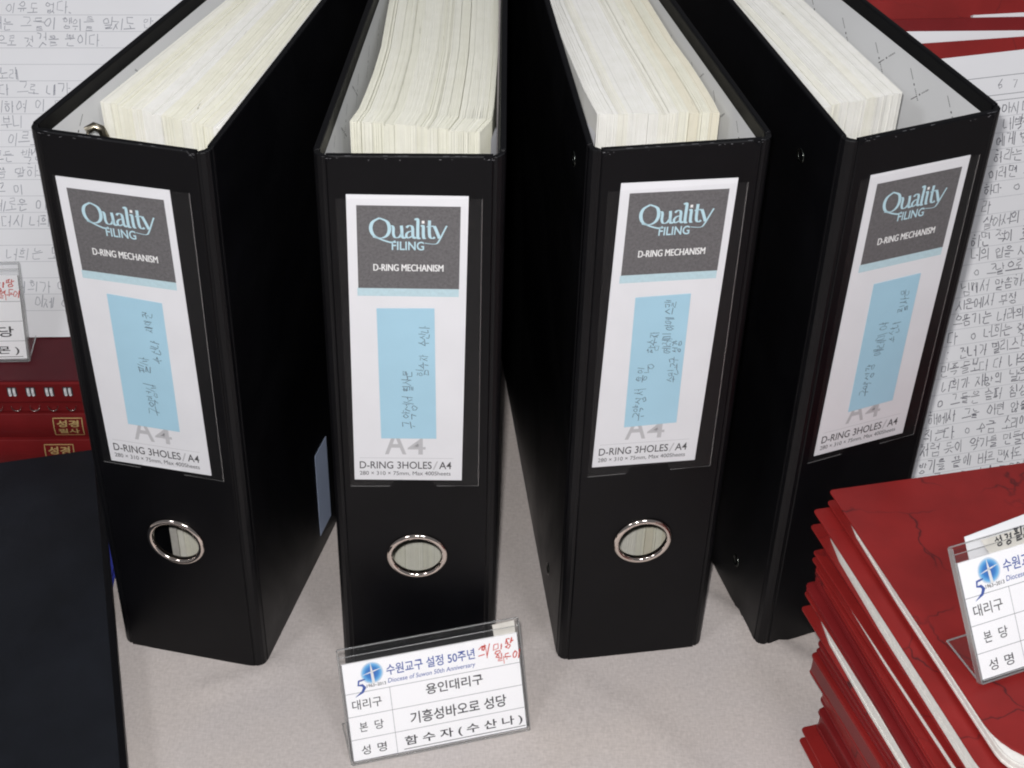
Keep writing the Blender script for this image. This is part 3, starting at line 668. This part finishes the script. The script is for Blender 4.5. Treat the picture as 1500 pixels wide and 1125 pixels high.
# ------------------------------------------------------------------ name cards in clear stands
def make_name_stand(label, O, ang, tilt, lines, seed, extra=False, W=90.0, Hh=58.5):
    R = random.Random(seed); t = math.radians(tilt)
    a1 = Vector((math.cos(ang), math.sin(ang), 0)); a2 = Vector((-math.sin(ang) * math.cos(t), math.cos(ang) * math.cos(t), math.sin(t)))
    root = thing('name_card_stand', label, 'name card', group='printed name cards in clear stands', matrix=frame(O, a1, a2))
    lift = .25
    mb = MB(); mb.prism([(0, 0), (W, 0), (W, Hh), (0, Hh)], -2.6, -1.5); panel = mb.build('back_panel', M['acrylic'], root)
    mb = MB(); mb.prism([(0, 0), (W, 0), (W, Hh - 3.0), (0, Hh - 3.0)], .35, .9); front = mb.build('front_panel', M['acrylic'], root)
    e = MB(); e.box(0, Hh, -2.6, W, Hh + .5, -1.5); e.box(0, Hh - 3.0, .35, W, Hh - 2.7, .9)
    e.box(-.5, 0, -2.6, 0, Hh, .9); e.box(W, 0, -2.6, W + .5, Hh, .9); e.box(0, -.5, -2.6, W, 0, .9)
    e.build('clear_edges', M['acredge'], root)
    # foot running back along the ground: direction in the local frame
    fd = Vector((0, math.cos(t), -math.sin(t)))       # world horizontal, backwards, expressed in (a2, n)
    L = 24.0; q = MB()
    p0 = (0, .3, -2.0); p1 = (W, .3, -2.0)
    def off(p, s, h=0): return (p[0], p[1] + fd.y * s + math.sin(t) * h, p[2] + fd.z * s + math.cos(t) * h)
    q.quad(off(p0, 0), off(p1, 0), off(p1, L), off(p0, L)); q.quad(off(p0, 0, 1.1), off(p0, L, 1.1), off(p1, L, 1.1), off(p1, 0, 1.1))
    q.build('foot', M['acrylic'], root)
    q = MB()
    for A, B in ((off(p0, 0, .5), off(p0, L, .5)), (off(p0, L, .5), off(p1, L, .5)), (off(p1, L, .5), off(p1, 0, .5))): q.tube([A, B], .45, 6)
    q.build('foot_edge', M['acredge'], root)
    # printed card
    CW, CHh = W - 1.4, 51.0; x0 = .7
    mb = MB(); mb.prism([(x0, .6), (x0 + CW, .6), (x0 + CW, .6 + CHh), (x0, .6 + CHh)], -1.3, -.25)
    card = mb.build('name_card', M['bcard'], root)
    z = -.20; g = MB(); L_ = lambda u, v: (x0 + u * CW, .6 + (1 - v) * CHh)
    def hl(v, u0=0, u1=1, w_=.25, m=0): a, b_ = L_(u0, v), L_(u1, v); g.rect(a[0], a[1] - w_ / 2, b_[0], b_[1] + w_ / 2, z, m)
    def vl(u, v0, v1, w_=.22, m=0): a, b_ = L_(u, v0), L_(u, v1); g.rect(a[0] - w_ / 2, b_[1], a[0] + w_ / 2, a[1], z, m)
    for v in (.305, .54, .775): hl(v)
    vl(.252, .305, 1); vl(.003, 0, 1, .4, 1); vl(.997, 0, 1, .4, 1); hl(.993, w_=.4, m=1)
    def tx(body, u0, v0, u1, v1, m=1, bold=.05, **kw): a, b_ = L_(u0, v1), L_(u1, v0); type_mesh(g, body, a[0], a[1], b_[0], b_[1], z + .04, m, bold, **kw)
    tx('대리구', .035, .375, .20, .475); tx('본', .06, .61, .105, .705); tx('당', .145, .61, .195, .705); tx('성', .055, .845, .105, .94); tx('명', .145, .845, .195, .94)
    tx(lines[0], *lines[1], bold=.12); tx(lines[2], *lines[3], bold=.12); tx(lines[4], *lines[5], bold=.15)
    hl(.965, lines[5][0] - .01, min(.99, lines[5][2] + .02), .35, 1)
    tx('수원교구 설정 50주년', .245, .075, .745, .185, m=2, bold=.12)
    tx('Diocese of Suwon 50th Anniversary', .247, .215, .742, .275, m=2, bold=.05, shear=.15)
    tx('1963~2013', .128, .238, .235, .270, m=1, bold=.12)
    a_ = L_(.775, .165); write(g, '희망', a_[0] - 1, a_[1] - .8, 6.0, .62, z + .05, 3, rnd=R, adv=1.05, wob=.07, slant=.25); a_ = L_(.895, .145); write(g, '땅', a_[0] + 1.2, a_[1], 5.2, .6, z + .05, 3, rnd=R, wob=.07, slant=.25)
    a_ = L_(.865, .245); write(g, '열두이', a_[0] - .6, a_[1] - .6, 4.3, .5, z + .05, 3, rnd=R, adv=.95, wob=.07, slant=.2)
    c0 = L_(.775, .19)
    g.ribbon([(c0[0] - .5, c0[1] + 4.5), (c0[0] + 1, c0[1] + 5.8), (c0[0] + 3.5, c0[1] + 6.3)], .5, z + .05, 3); g.ribbon([(c0[0] + 3.2, c0[1] + 4.5), (c0[0] + 3.4, c0[1] - .6)], .35, z + .05, 3)
    c1 = L_(.905, .29); g.ribbon([(c1[0], c1[1] + 4), (c1[0] + .1, c1[1])], .35, z + .05, 3)
    g.build('printed_text', [M['rule_dark'], M['ink'], M['blueink'], M['redink']], card)
    # round emblem with its cross and the swash five
    cx, cy = L_(.165, .13); r_ = 5.6; d = MB(); uv = []; N = 40
    d.v.append((cx, cy, z + .02)); uv.append((0, 0))
    for k in range(N): q_ = 2 * math.pi * k / N; d.v.append((cx + r_ * math.cos(q_), cy + r_ * math.sin(q_), z + .02)); uv.append((math.cos(q_), math.sin(q_)))
    for k in range(N): d.f.append((0, 1 + k, 1 + (k + 1) % N)); d.m.append(0)
    d.uv = uv
    em = d.build('emblem_disc', M['disc'], card)
    d = MB()
    for (A, B, w_) in (((cx - .3, cy + 4.9), (cx + .3, cy - 5.6), 1.3), ((cx - 4.6, cy - .5), (cx + 4.8, cy + 1.7), .75)):
        mid = ((A[0] + B[0]) / 2, (A[1] + B[1]) / 2)
        d.ribbon([A, mid, B], lambda k, a_, b_, w_=w_: w_ if k == 1 else .15 if w_ < 1 or k == 0 else w_ * 1.1, z + .07, 0)
    five = [(cx - 3.6, cy - 2.6), (cx - 5.4, cy - 2.9), (cx - 6.9, cy - 3.1), (cx - 7.4, cy - 5.2), (cx - 5.4, cy - 5.4), (cx - 4.4, cy - 6.8), (cx - 5.6, cy - 8.9), (cx - 9.4, cy - 11.0)]
    d.ribbon(five, lambda k, a_, b_: [.5, .9, 1.0, .9, 1.3, 1.7, 1.3, .15][k], z + .06, 1)
    d.build('emblem_strokes', [M['wink'], M['blueink']], em)
    if extra == 'slip':     # written slip of paper behind the clear panel
        s_ = MB(); s_.prism([(9, 50), (60, 50), (60, 64.5), (9, 61)], -3.4, -3.1)
        sl = s_.build('paper_slip', M['page'], root)
        s_ = MB(); write(s_, '성경필사', 22, 53.3, 5, .75, -1.3, rnd=R, rot=.02); sl2 = s_.build('slip_writing', M['ink'], sl)
        s_ = MB(); s_.prism([(19, 49), (88, 49), (88, Hh - .4), (15.5, Hh - .4)], -1.45, -1.35); s_.build('frosted_tape', M['tape'], root)
    if extra == 'tape':
        s_ = MB(); s_.prism([(W - 12.5, 51.5), (W - 1.5, 51.5), (W - 1.5, Hh - .6), (W - 12.8, Hh - 1.0)], -1.45, -1.35); s_.build('frosted_tape', M['tape'], root)
    return root
make_name_stand('name card with its whole text in view, standing before the second binder', (-72.6, 502.3, .55), math.radians(16.1), 62,
                ('용인대리구', (.45, .345, .775, .455), '기흥성바오로 성당', (.345, .60, .895, .725), '함 수 자 ( 수 산 나 )', (.30, .835, .975, .945)), 5, 'tape')
make_name_stand('name card cut off by the right edge, on the stack of red notebooks', (201.5, 459.5, 124.6), math.radians(23), 50,
                ('분당대리구', (.45, .345, .775, .455), '성남동 성당', (.345, .60, .85, .725), '김 수 자 ( 안 나 )', (.30, .835, .975, .945)), 6, 'slip')
make_name_stand('name card cut off by the left edge, leaning before the lined page', (-366, 724, 62.7), math.radians(4.5), 74,
                ('수원대리구', (.45, .345, .775, .455), '고등동 성당', (.345, .60, .93, .725), '이 정 호 ( 시 몬 )', (.30, .835, .95, .945)), 8)

# ------------------------------------------------------------------ navy folder and blue book in the left foreground
root = thing('folder', 'large plain navy blue folder lying flat in the left foreground', 'folder', (-216, 640, 8.3), 0)
ex = Vector((.215, -.977)); ey = Vector((-.977, -.215))
def nav(u, v): p = ex * u + ey * v; return (p.x, p.y)
import itertools
c = [(-72, 0), (225, 0), (225, 215), (-72, 215)]
# corners measured on the table: right edge runs from (-230,705) to (-168,430)
RTp, RBp = (-237.2, 706.0), (-154.6, 402.0); d_ = Vector((RBp[0] - RTp[0], RBp[1] - RTp[1])).normalized(); n_ = Vector((d_.y, -d_.x))
def fold(u, v, inset=0): return (RTp[0] + 216 + d_.x * u + n_.x * v, RTp[1] - 640 + d_.y * u + n_.y * v)
def quad2(u0, u1, v0, v1): return [fold(u0, v1), fold(u1, v1), fold(u1, v0), fold(u0, v0)]
mb = MB(); P = quad2(0, 312, 0, 225); mb.prism(P, 8.2, 11.0); mb.build('front_cover', M['navy'], root, bevel=.6)
mb = MB(); mb.prism(quad2(0, 312, 0, 225), 0, 2.6); mb.build('back_cover', M['navy'], root, bevel=.6)
mb = MB(); mb.prism(quad2(4, 308, 3, 221), 2.7, 8.1); mb.build('pages', M['edge'], root)
mb = MB(); mb.prism(quad2(.3, 311.7, -.25, 3.4), 2.6, 11.25); mb.build('edge_binding', M['black'], root, bevel=.5)
mb = MB(); mb.prism(quad2(.2, 311.8, 222, 225.6), 2.6, 8.2); mb.build('folder_spine', M['navy'], root)
root = thing('book', 'thin blue book showing as a sliver under the navy folder', 'book', (-214.5, 608, 0), .06)
mb = MB(); mb.prism([(-190, 0), (2.2, 0), (2.2, 86), (-190, 86)], 6.2, 8.1); mb.build('cover', M['blue'], root, bevel=.5)
mb = MB(); mb.prism([(-190, 0), (2.2, 0), (2.2, 86), (-190, 86)], .1, 1.8); mb.build('cover', M['blue'], root, bevel=.5)
mb = MB(); mb.prism([(-188, 1), (0, 1), (0, 85), (-188, 85)], 1.8, 6.2); mb.build('pages', M['blue'], root)

# ------------------------------------------------------------------ red books and ring-bound notebook at the left
def hardcover(label, x0, x1, y, z0, z1, dep, stamp_x, stamp_txt, seed, rz=.055):
    R = random.Random(seed)
    root = thing('hardcover_book', label, 'book', (x1, y, z0), rz, 'dark red books with gold stamps stacked at the left')
    Lx = x1 - x0; h = z1 - z0
    prof = [(0 + 1.2 - 1.8 * math.sin(math.pi * k / 8), h * k / 8) for k in range(9)]
    mb = MB(); i = 0
    for xx in (-Lx, 0):
        for (yy, zz) in prof: mb.v.append((xx, yy, zz))
        mb.v.append((xx, 5, h)); mb.v.append((xx, 5, 0))
    n = 11
    for k in range(n): mb.f.append((k, (k + 1) % n, n + (k + 1) % n, n + k)[::-1]); mb.m.append(0)
    mb.f.append(tuple(range(n))); mb.m.append(0); mb.f.append(tuple(range(n, 2 * n))[::-1]); mb.m.append(0)
    sp = mb.build('spine', M['redplain'], root, smooth=False, bevel=.4)
    for zz0, zz1 in ((0, 2), (h - 2, h)):
        mb = MB(); mb.prism([(-Lx, 5.3), (0, 5.3), (0, dep), (-Lx, dep)], zz0, zz1); mb.build('cover', M['redplain'], root, bevel=.5)
    mb = MB(); mb.prism([(-Lx + 3, 5.4), (-3, 5.4), (-3, dep - 3), (-Lx + 3, dep - 3)], 2.1, h - 2.1); mb.build('pages', M['edge'], root)
    # stamp on the spine
    g = MB(); zf = 2.55
    def S_(x, z): return (x, z)
    sx = stamp_x; hw, hh = 8.2, h * .36
    ring = [(sx - hw, h / 2 - hh), (sx + hw, h / 2 - hh), (sx + hw, h / 2 + hh), (sx - hw, h / 2 + hh), (sx - hw, h / 2 - hh)]
    R2 = []
    for (xa, ya), (xb, yb) in zip(ring[:-1], ring[1:]): R2 += [(xa + (xb - xa) * q / 6, ya + (yb - ya) * q / 6) for q in range(6)]
    g.ribbon(R2 + [ring[0]], .6, 0)
    type_mesh(g, stamp_txt[0], sx - 6.4, h / 2 + .3, sx + 6.2, h / 2 + hh - 1.2, 0, 0, .3)
    type_mesh(g, stamp_txt[1], sx - 6.0, h / 2 - hh + 1.4, sx + 6.0, h / 2 - .8, 0, 0, .3)
    g.v = [(x, 1.2 - 1.8 * math.sin(math.pi * min(max(y_ / h, 0), 1)) - .3, y_) for x, y_, z_ in g.v]
    g.build('gold_stamp', M['gold'], sp)
    return root
hardcover('lower dark red hardcover with a gold stamp, just behind the navy folder', -420, -237, 712.0, .1, 19.6, 150, -25, ('성경', '필사'), 1)
hardcover('upper dark red hardcover with a gold stamp, under the ring-bound notebook', -420, -238, 714.5, 19.8, 37.3, 150, -17, ('성경', '필사'), 2)
root = thing('ring_bound_notebook', 'dark red notebook with metal wire rings along its edge, under the left name card', 'notebook', (-236, 716.5, 37.5), .055)
mb = MB(); mb.prism([(-190, 0), (0, 0), (0, 130), (-190, 130)], 19, 22.0); mb.prism([(-190, 0), (0, 0), (0, 130), (-190, 130)], 22.0, 24.2); mb.build('cover', M['reddeep'], root, bevel=.5)
mb = MB(); mb.prism([(-190, 4), (0, 4), (0, 130), (-190, 130)], .2, 3); mb.build('cover', M['redplain'], root, bevel=.5)
mb = MB(); mb.prism([(-187, 6), (-3, 6), (-3, 128), (-187, 128)], 3.1, 18.8); mb.build('pages', M['edge'], root)
mb = MB(); mb.prism([(-190, -1.5), (0, -1.5), (0, 4), (-190, 4)], 8.8, 23.2); mb.build('spine_flap', M['redplain'], root, bevel=.9)
mb = MB(); mb.prism([(-190, .6), (0, .6), (0, 4.5), (-190, 4.5)], .2, 8.6); mb.build('lower_flap', M['redplain'], root, bevel=.9)
for k in range(18):
    x = -5.5 - k * 10.4
    mb = MB(); mb.box(x - 2.7, -1.75, 14.2, x + 2.7, -1.55, 20.4); mb.build('slot', M['ink'], root)
    mb = MB()
    for dx_ in (-1.25, 1.25): mb.tube([(x + dx_, -1.5, 14.6), (x + dx_, -2.0, 16.0), (x + dx_, -2.1, 17.4), (x + dx_, -2.0, 18.8), (x + dx_, -1.5, 20.0)], .85, 8)
    mb.build('wire_ring', M['wire'], root, smooth=True)
    mb = MB(); P = [(x + 2.8 * math.cos(math.radians(q)), .1 - .5, 5.2 + 3.4 * math.sin(math.radians(q))) for q in range(180, 361, 20)]
    mb.tube(P, .42, 6); mb.build('wire_loop', M['chrome'], root, smooth=True)

# ------------------------------------------------------------------ leaning handwritten pages
def page_lines(text_lines, x0, x1, first, spacing, skip=()): pass
def leaning_notebook(name, label, cat, O, a1, a2, sheet, cover, mats, z_sheet=1.6):
    root = thing(name, label, cat, matrix=frame(O, a1, a2))
    mb = MB(); (x0, y0, x1, y1) = sheet
    mb.prism([(x0, y0), (x1, y0), (x1, y1), (x0, y1)], -z_sheet, 0)
    pg = mb.build('page', mats[0], root)
    if cover:
        mb = MB(); mb.prism(cover, -z_sheet - 2.6, -z_sheet - .1); mb.build('cover', mats[1], root, bevel=.5)
    return root, pg
# left page
aL1, aL2 = (.997, .077, -.007), (-.042, .616, .786)
root, pg = leaning_notebook('lined_page', 'lined sheet with faint pencil writing leaning behind the leftmost binder', 'sheet', (-262, 754, 62.4), aL1, aL2,
                            (-150, 0, 82, 244), [(-154, .5), (86, .5), (86, 248), (-154, 248)], (M['page'], M['reddeep']))
g = MB(); sp = 9.51
for k in range(25):
    yl = sp * (.62 + 1 * (k + 1)); g.rect(-149.5, yl, 81.5, yl + .22, .06)
g.build('ruled_lines', M['rule'], pg)
Rl = random.Random(3); g = MB()
left_text = {23: ('그리하여 이 땅의 모든 백성이 말하기', 62), 22: ('주님께서 나에게 이렇게 말씀하시니라', 66), 21: ('너희에게 이른 말을 들어라', 40), 20: ('오늘 그가 우리의 마음을 다', 58), 19: ('그러니 있는 이유도 없다.', 13), 18: ('너는 그들이 행위를 알지도 않', 56),
             17: ('이것으로 것것을 뿐이다.', 30), 15: ('나의 노래', -22), 14: ('그러다 그로 내가', 6), 13: ('그리하여 이 모든 백', 20), 12: ('어찌 이리 보니', -20), 11: ('내가 이르노니 다 함께', 24), 10: ('모든 백성 거기', 8), 9: ('주님의 말씀 말하고 이', 4), 8: ('보라 그 이', -20),
             7: ('지혜로운 이 말을 듣는', 26), 6: ('다시 너희에게 들었', 25), 4: ('너희는 모두 보아라', 28), 2: ('너희가 이렇게 걸어', 33), 1: ('이제 이 앓고 있', 34)}
for k, (s_, end) in left_text.items():
    ln_ = sum(.6 * 7.0 if ch == ' ' else 7.0 * .92 for ch in s_)
    write(g, s_, max(end - ln_, -148), sp * (.62 + k) + 1.2, 7.0, .40, .1, rnd=Rl, adv=.92, wob=.06)
g.build('handwriting', M['pale_pencil'], pg)
# right page
aR1, aR2 = (.969, .249, .016), (-.145, .514, .845)
root, pg = leaning_notebook('lined_page', 'lined sheet full of dense dark handwriting leaning beside the rightmost binder', 'sheet', (225, 690.9, 30), aR1, aR2,
                            (-26, -24, 165, 229.6), None, (M['page'], M['red']))
mb = MB(); mb.prism([(-30, -28), (170, -28), (170, 231), (96, 236.6), (-30, 241.5)], -4.4, -1.7); mb.build('cover', M['red'], root, bevel=.5)
g = MB(); sp = 8.87
for k in list(range(-2, 23)): g.rect(-25.5, sp * (k - .1), 164.5, sp * (k - .1) + .2, .06)
for y in (24.4, 23.25, 22.9): g.rect(-25.5, sp * y, 164.5, sp * y + .34, .06, 1)
g.build('ruled_lines', [M['rule'], M['rule_dark']], pg)
Rr = random.Random(9); g = MB()
right_text = [(1465, '아시다. 너희는 이'), (1468, '내백성 중에서'), (1457, '에게 받은 것이'), (1454, '하라는 바와 같이'), (1447, '이러면 그대로'), (1440, '하다. ㅇ 이 모든'), (1435, '라'), (1438, '살아서의 주님'), (1422, '하면 적이 호령'),
              (1421, '너의 입을 사랑'), (1423, 'ㅇ 그날으로 내가'), (1407, '님께서 말씀하신다.'), (1400, '시온에서 부정 없이 사'), (1397, '으뜸가는 나라의 귀족'), (1387, '다  ㅇ 너희는 찾아가'), (1383, ': 건너가 필리스티아인'), (1377, '민족들보다 더 나으냐? 너'), (1380, '너희가 재앙의 날은 멀'),
              (1370, 'ㅇ 그들은 슬퍼 침상위에'), (1360, '해에서 그늘 아련 않을 것'), (1354, '쥐는다. ㅇ 수금 소리에 맞'), (1348, '처럼 듯이 악기를 만들어 낸다'), (1345, '병기를 끝에 바르면서도 요셉'), (1349, '. 그러므로 이제 그들이 맨'), (1352, '먼저 사로잡혀 끌려가리라')]
for j, (u, s_) in enumerate(right_text):
    v = 160 + 23.6 * j - (u - 1465) * -.18 * -1
    a0 = 25.2 - 20.3 * (v - 80) / 603 + (u - 1340) * .41
    pre = '그 이 다 라 말 한 '[:2 * max(0, min(5, int((a0 + 14) / 12)))]
    yl = sp * (21.9 - j) + 1.4
    write(g, s_, a0, yl, 6.6, .46, .1, rnd=Rr, adv=.86, wob=.07, slant=.2)
    if a0 > 8: write(g, '그리고너희는모두이말을'[: int((a0 + 18) / 7.2)], -20, yl, 6.2, .40, .1, rnd=Rr, adv=1.05)
write(g, '6 7 8 월', 72, sp * 23.45 + 1.2, 5.2, .38, .1, rnd=Rr, adv=1.15)
g.build('handwriting', M['pencil'], pg)
# two notebooks leaning behind the right page
def plane_pt(O, a1, a2, off):
    m = frame(O, a1, a2); n = Vector((m[0][2], m[1][2], m[2][2])); return tuple(Vector(O) + n * off)
O2 = plane_pt((225, 690.9, 30), aR1, aR2, -4.8)
root = thing('red_notebook', 'red notebook with white pages leaning directly behind the densely written sheet', 'notebook', matrix=frame(O2, aR1, aR2))
mb = MB(); mb.prism([(-30, -22), (170, -22), (170, 233), (99, 239.6), (26, 246.4), (-30, 252)], -7.4, 0); mb.build('pages', M['page'], root)
mb = MB(); mb.prism([(-32, -26), (172, -26), (172, 240), (105, 247.5), (26, 254), (-32, 259)], -11.5, -7.5); mb.build('cover', M['redplain'], root, bevel=.8)
O3 = plane_pt((225, 690.9, 30), aR1, aR2, -16.6)
root = thing('red_notebook', 'shiny red notebook in the top right corner, hindmost of the leaning ones', 'notebook', matrix=frame(O3, aR1, aR2))
mb = MB(); mb.prism([(70, -18), (170, -18), (170, 245), (105, 250.2), (86, 251.2), (70, 252)], -3, 0); mb.build('pages', M['page'], root)
mb = MB(); mb.prism([(-34, -18), (174, -18), (174, 253), (105, 260), (24, 266), (-34, 271)], -9, -3.1); mb.build('cover', M['red'], root, bevel=1.6)
mb = MB(); mb.prism([(-34, -18), (174, -18), (174, 275), (-34, 292)], -14, -9.1); mb.build('cover', M['redplain'], root, bevel=1.2)
# plain supports behind the leaning pages
def easel(label, O, a1, a2, off, x0, x1, y1):
    m = frame(O, a1, a2); a = Vector((m[0][0], m[1][0], m[2][0])); b_ = Vector((m[0][1], m[1][1], m[2][1])); n = Vector((m[0][2], m[1][2], m[2][2]))
    root = thing('display_stand', label, 'display stand')
    mb = MB(); Pb = []; o = Vector(O) + n * off
    zlow = (o.z - .6) / -b_.z
    A = [o + a * x0 + b_ * zlow, o + a * x1 + b_ * zlow, o + a * x1 + b_ * y1, o + a * x0 + b_ * y1]
    i = len(mb.v); mb.v += [tuple(p) for p in A] + [tuple(p - n * 4) for p in A]
    for f in ((0, 1, 2, 3), (7, 6, 5, 4), (0, 4, 5, 1), (1, 5, 6, 2), (2, 6, 7, 3), (3, 7, 4, 0)): mb.f.append(f); mb.m.append(0)
    mb.build('back_board', M['easel'], root)
    top = o + a * ((x0 + x1) / 2) + b_ * (y1 * .8) - n * 4
    back = Vector((top.x, top.y + 110, .8)); mb = MB(); mb.tube([tuple(top), tuple(back)], 4, 8); mb.build('strut', M['easel'], root)
easel('black stand holding up the faintly written page at the left', (-262, 754, 62.4), aL1, aL2, -5.0, -110, 60, 200)
easel('black stand holding up the densely written page and red notebooks', (225, 690.9, 30), aR1, aR2, -31.5, -10, 140, 225)

# ------------------------------------------------------------------ stack of red notebooks at the right
levels = [0.3, 10, 24, 36, 50, 58, 68, 80, 84, 88, 92, 98, 104, 115.6, 124]
corner = [(149, 526), (155, 527), (156, 533), (150, 540), (152, 541), (151, 546), (144, 552), (144, 554), (148, 555), (148, 557), (147, 562), (151, 563), (146, 572), (153, 577)]
kinds = ['fore', 'spine', 'spine', 'spine', 'spine', 'spine', 'fore', 'spine', 'spine', 'spine', 'fore', 'spine', 'fore', 'fore']
looks = ['bottom red notebook of the right-hand stack, white page edges showing', 'second notebook from the bottom of the red stack, dark rounded edge',
         'third notebook from the bottom of the red stack', 'fourth notebook from the bottom of the red stack', 'fifth notebook from the bottom of the red stack, thin',
         'sixth notebook from the bottom of the red stack', 'thick red notebook with white page edges halfway up the stack, corner furthest left',
         'thin red notebook resting on the one whose corner juts furthest left', 'middle thin notebook of three in the upper half of the red stack',
         'third of the thin red notebooks in the upper half of the stack', 'red notebook with a broad white page edge, fourth from the top',
         'red notebook third from the top of the stack, all red at its edge', 'second notebook from the top, broad white edge under the veined cover', 'top notebook of the right stack, red cover with dark veins, under the name card']
BW, BL = 152.0, 172.0
for i in range(14):
    R = random.Random(100 + i); z0, z1 = levels[i], levels[i + 1]; cx, cy = corner[i]
    f0, f1 = i / 14, (i + 1) / 14; tl0, tl1 = math.tan(math.radians(5.0)) * f0, math.tan(math.radians(5.0)) * f1
    ang = math.radians(18.5 + (R.uniform(-1.5, 1.5) if i < 13 else 0))
    root = thing('red_notebook', looks[i], 'notebook', (cx - .6, cy + 0, 0), ang, 'red notebooks stacked at the right')
    def zl(k, add):
        tn_ = tl0 if k == 0 else tl1; base = z0 if k == 0 else z1
        # stack planes tilt gently down to the right, measured from the common left side
        return lambda x, y: base + add - tn_ * max(x, 0)
    def outline(ins, r, rtop=2.0, xr=None):
        xr = BW if xr is None else xr; P = []
        for q in range(0, 9): a = math.pi + q * math.pi / 16; P.append((ins + r + r * math.cos(a), -BL + ins + r + r * math.sin(a)))
        P += [(xr, -BL + ins), (xr, -ins)]
        for q in range(0, 4): a = math.pi / 2 + q * math.pi / 6; P.append((ins + rtop + rtop * math.cos(a), -ins - rtop + rtop * math.sin(a)))
        return P
    def pages_outline(ins):
        P = [(6.0, -15.0)] if False else []
        r = 15
        for q in range(0, 7): a = math.pi + q * math.pi / 12; P.append((ins + r + r * math.cos(a), -BL + ins + r + r * math.sin(a)))
        return P + [(BW - 1, -BL + ins), (BW - 1, -5), (7.5, -6), (5.2, -12), (ins + 2.2, -26), (ins + .6, -70)]
    ct = min(1.2, (z1 - z0) * .18)
    mt = M['red'] if i in (13, 12, 10, 6) else (M['redplain'] if i % 3 else M['red'])
    rc = 27 if i == 13 else R.uniform(12, 22)
    if kinds[i] == 'fore':
        mb = MB(); mb.prism(outline(0, rc), zl(1, -ct), zl(1, -.15)); mb.build('cover', mt, root, bevel=.4)
        mb = MB(); mb.prism(outline(0, rc * .8), zl(0, .15), zl(0, ct)); mb.build('cover', mt, root, bevel=.4)
        n_l = 5; pz0, pz1 = ct, ct
        mb = MB()
        for q in range(n_l):
            fa, fb = q / n_l, (q + 1) / n_l
            la = zl(0, ct + .05); lb = zl(1, -ct - .05); ins = .45 + R.uniform(-.2, .25)
            mb.prism(pages_outline(ins), (lambda x, y, fa=fa: la(x, y) * (1 - fa) + lb(x, y) * fa), (lambda x, y, fb=fb: la(x, y) * (1 - fb) + lb(x, y) * fb - .06))
        mb.build('pages', M['edge'], root)
    else:
        h = z1 - z0; ct = min(2.4, h * .34)
        mb = MB(); mb.prism(outline(0, rc, R.uniform(1.2, 3.2)), zl(1, -ct), zl(1, -.15)); mb.build('cover', mt, root, bevel=min(.9, ct * .4))
        mb = MB(); mb.prism(outline(R.uniform(0, .8), rc, R.uniform(1.2, 3.2)), zl(0, .15), zl(0, ct)); mb.build('cover', mt, root, bevel=min(.9, ct * .4))
        mb = MB(); mb.prism(outline(R.uniform(.7, 1.5), rc, 2), zl(0, ct + .05), zl(1, -ct - .05)); mb.build('binding', M['redplain'] if i % 2 else M['red'], root, bevel=.3)
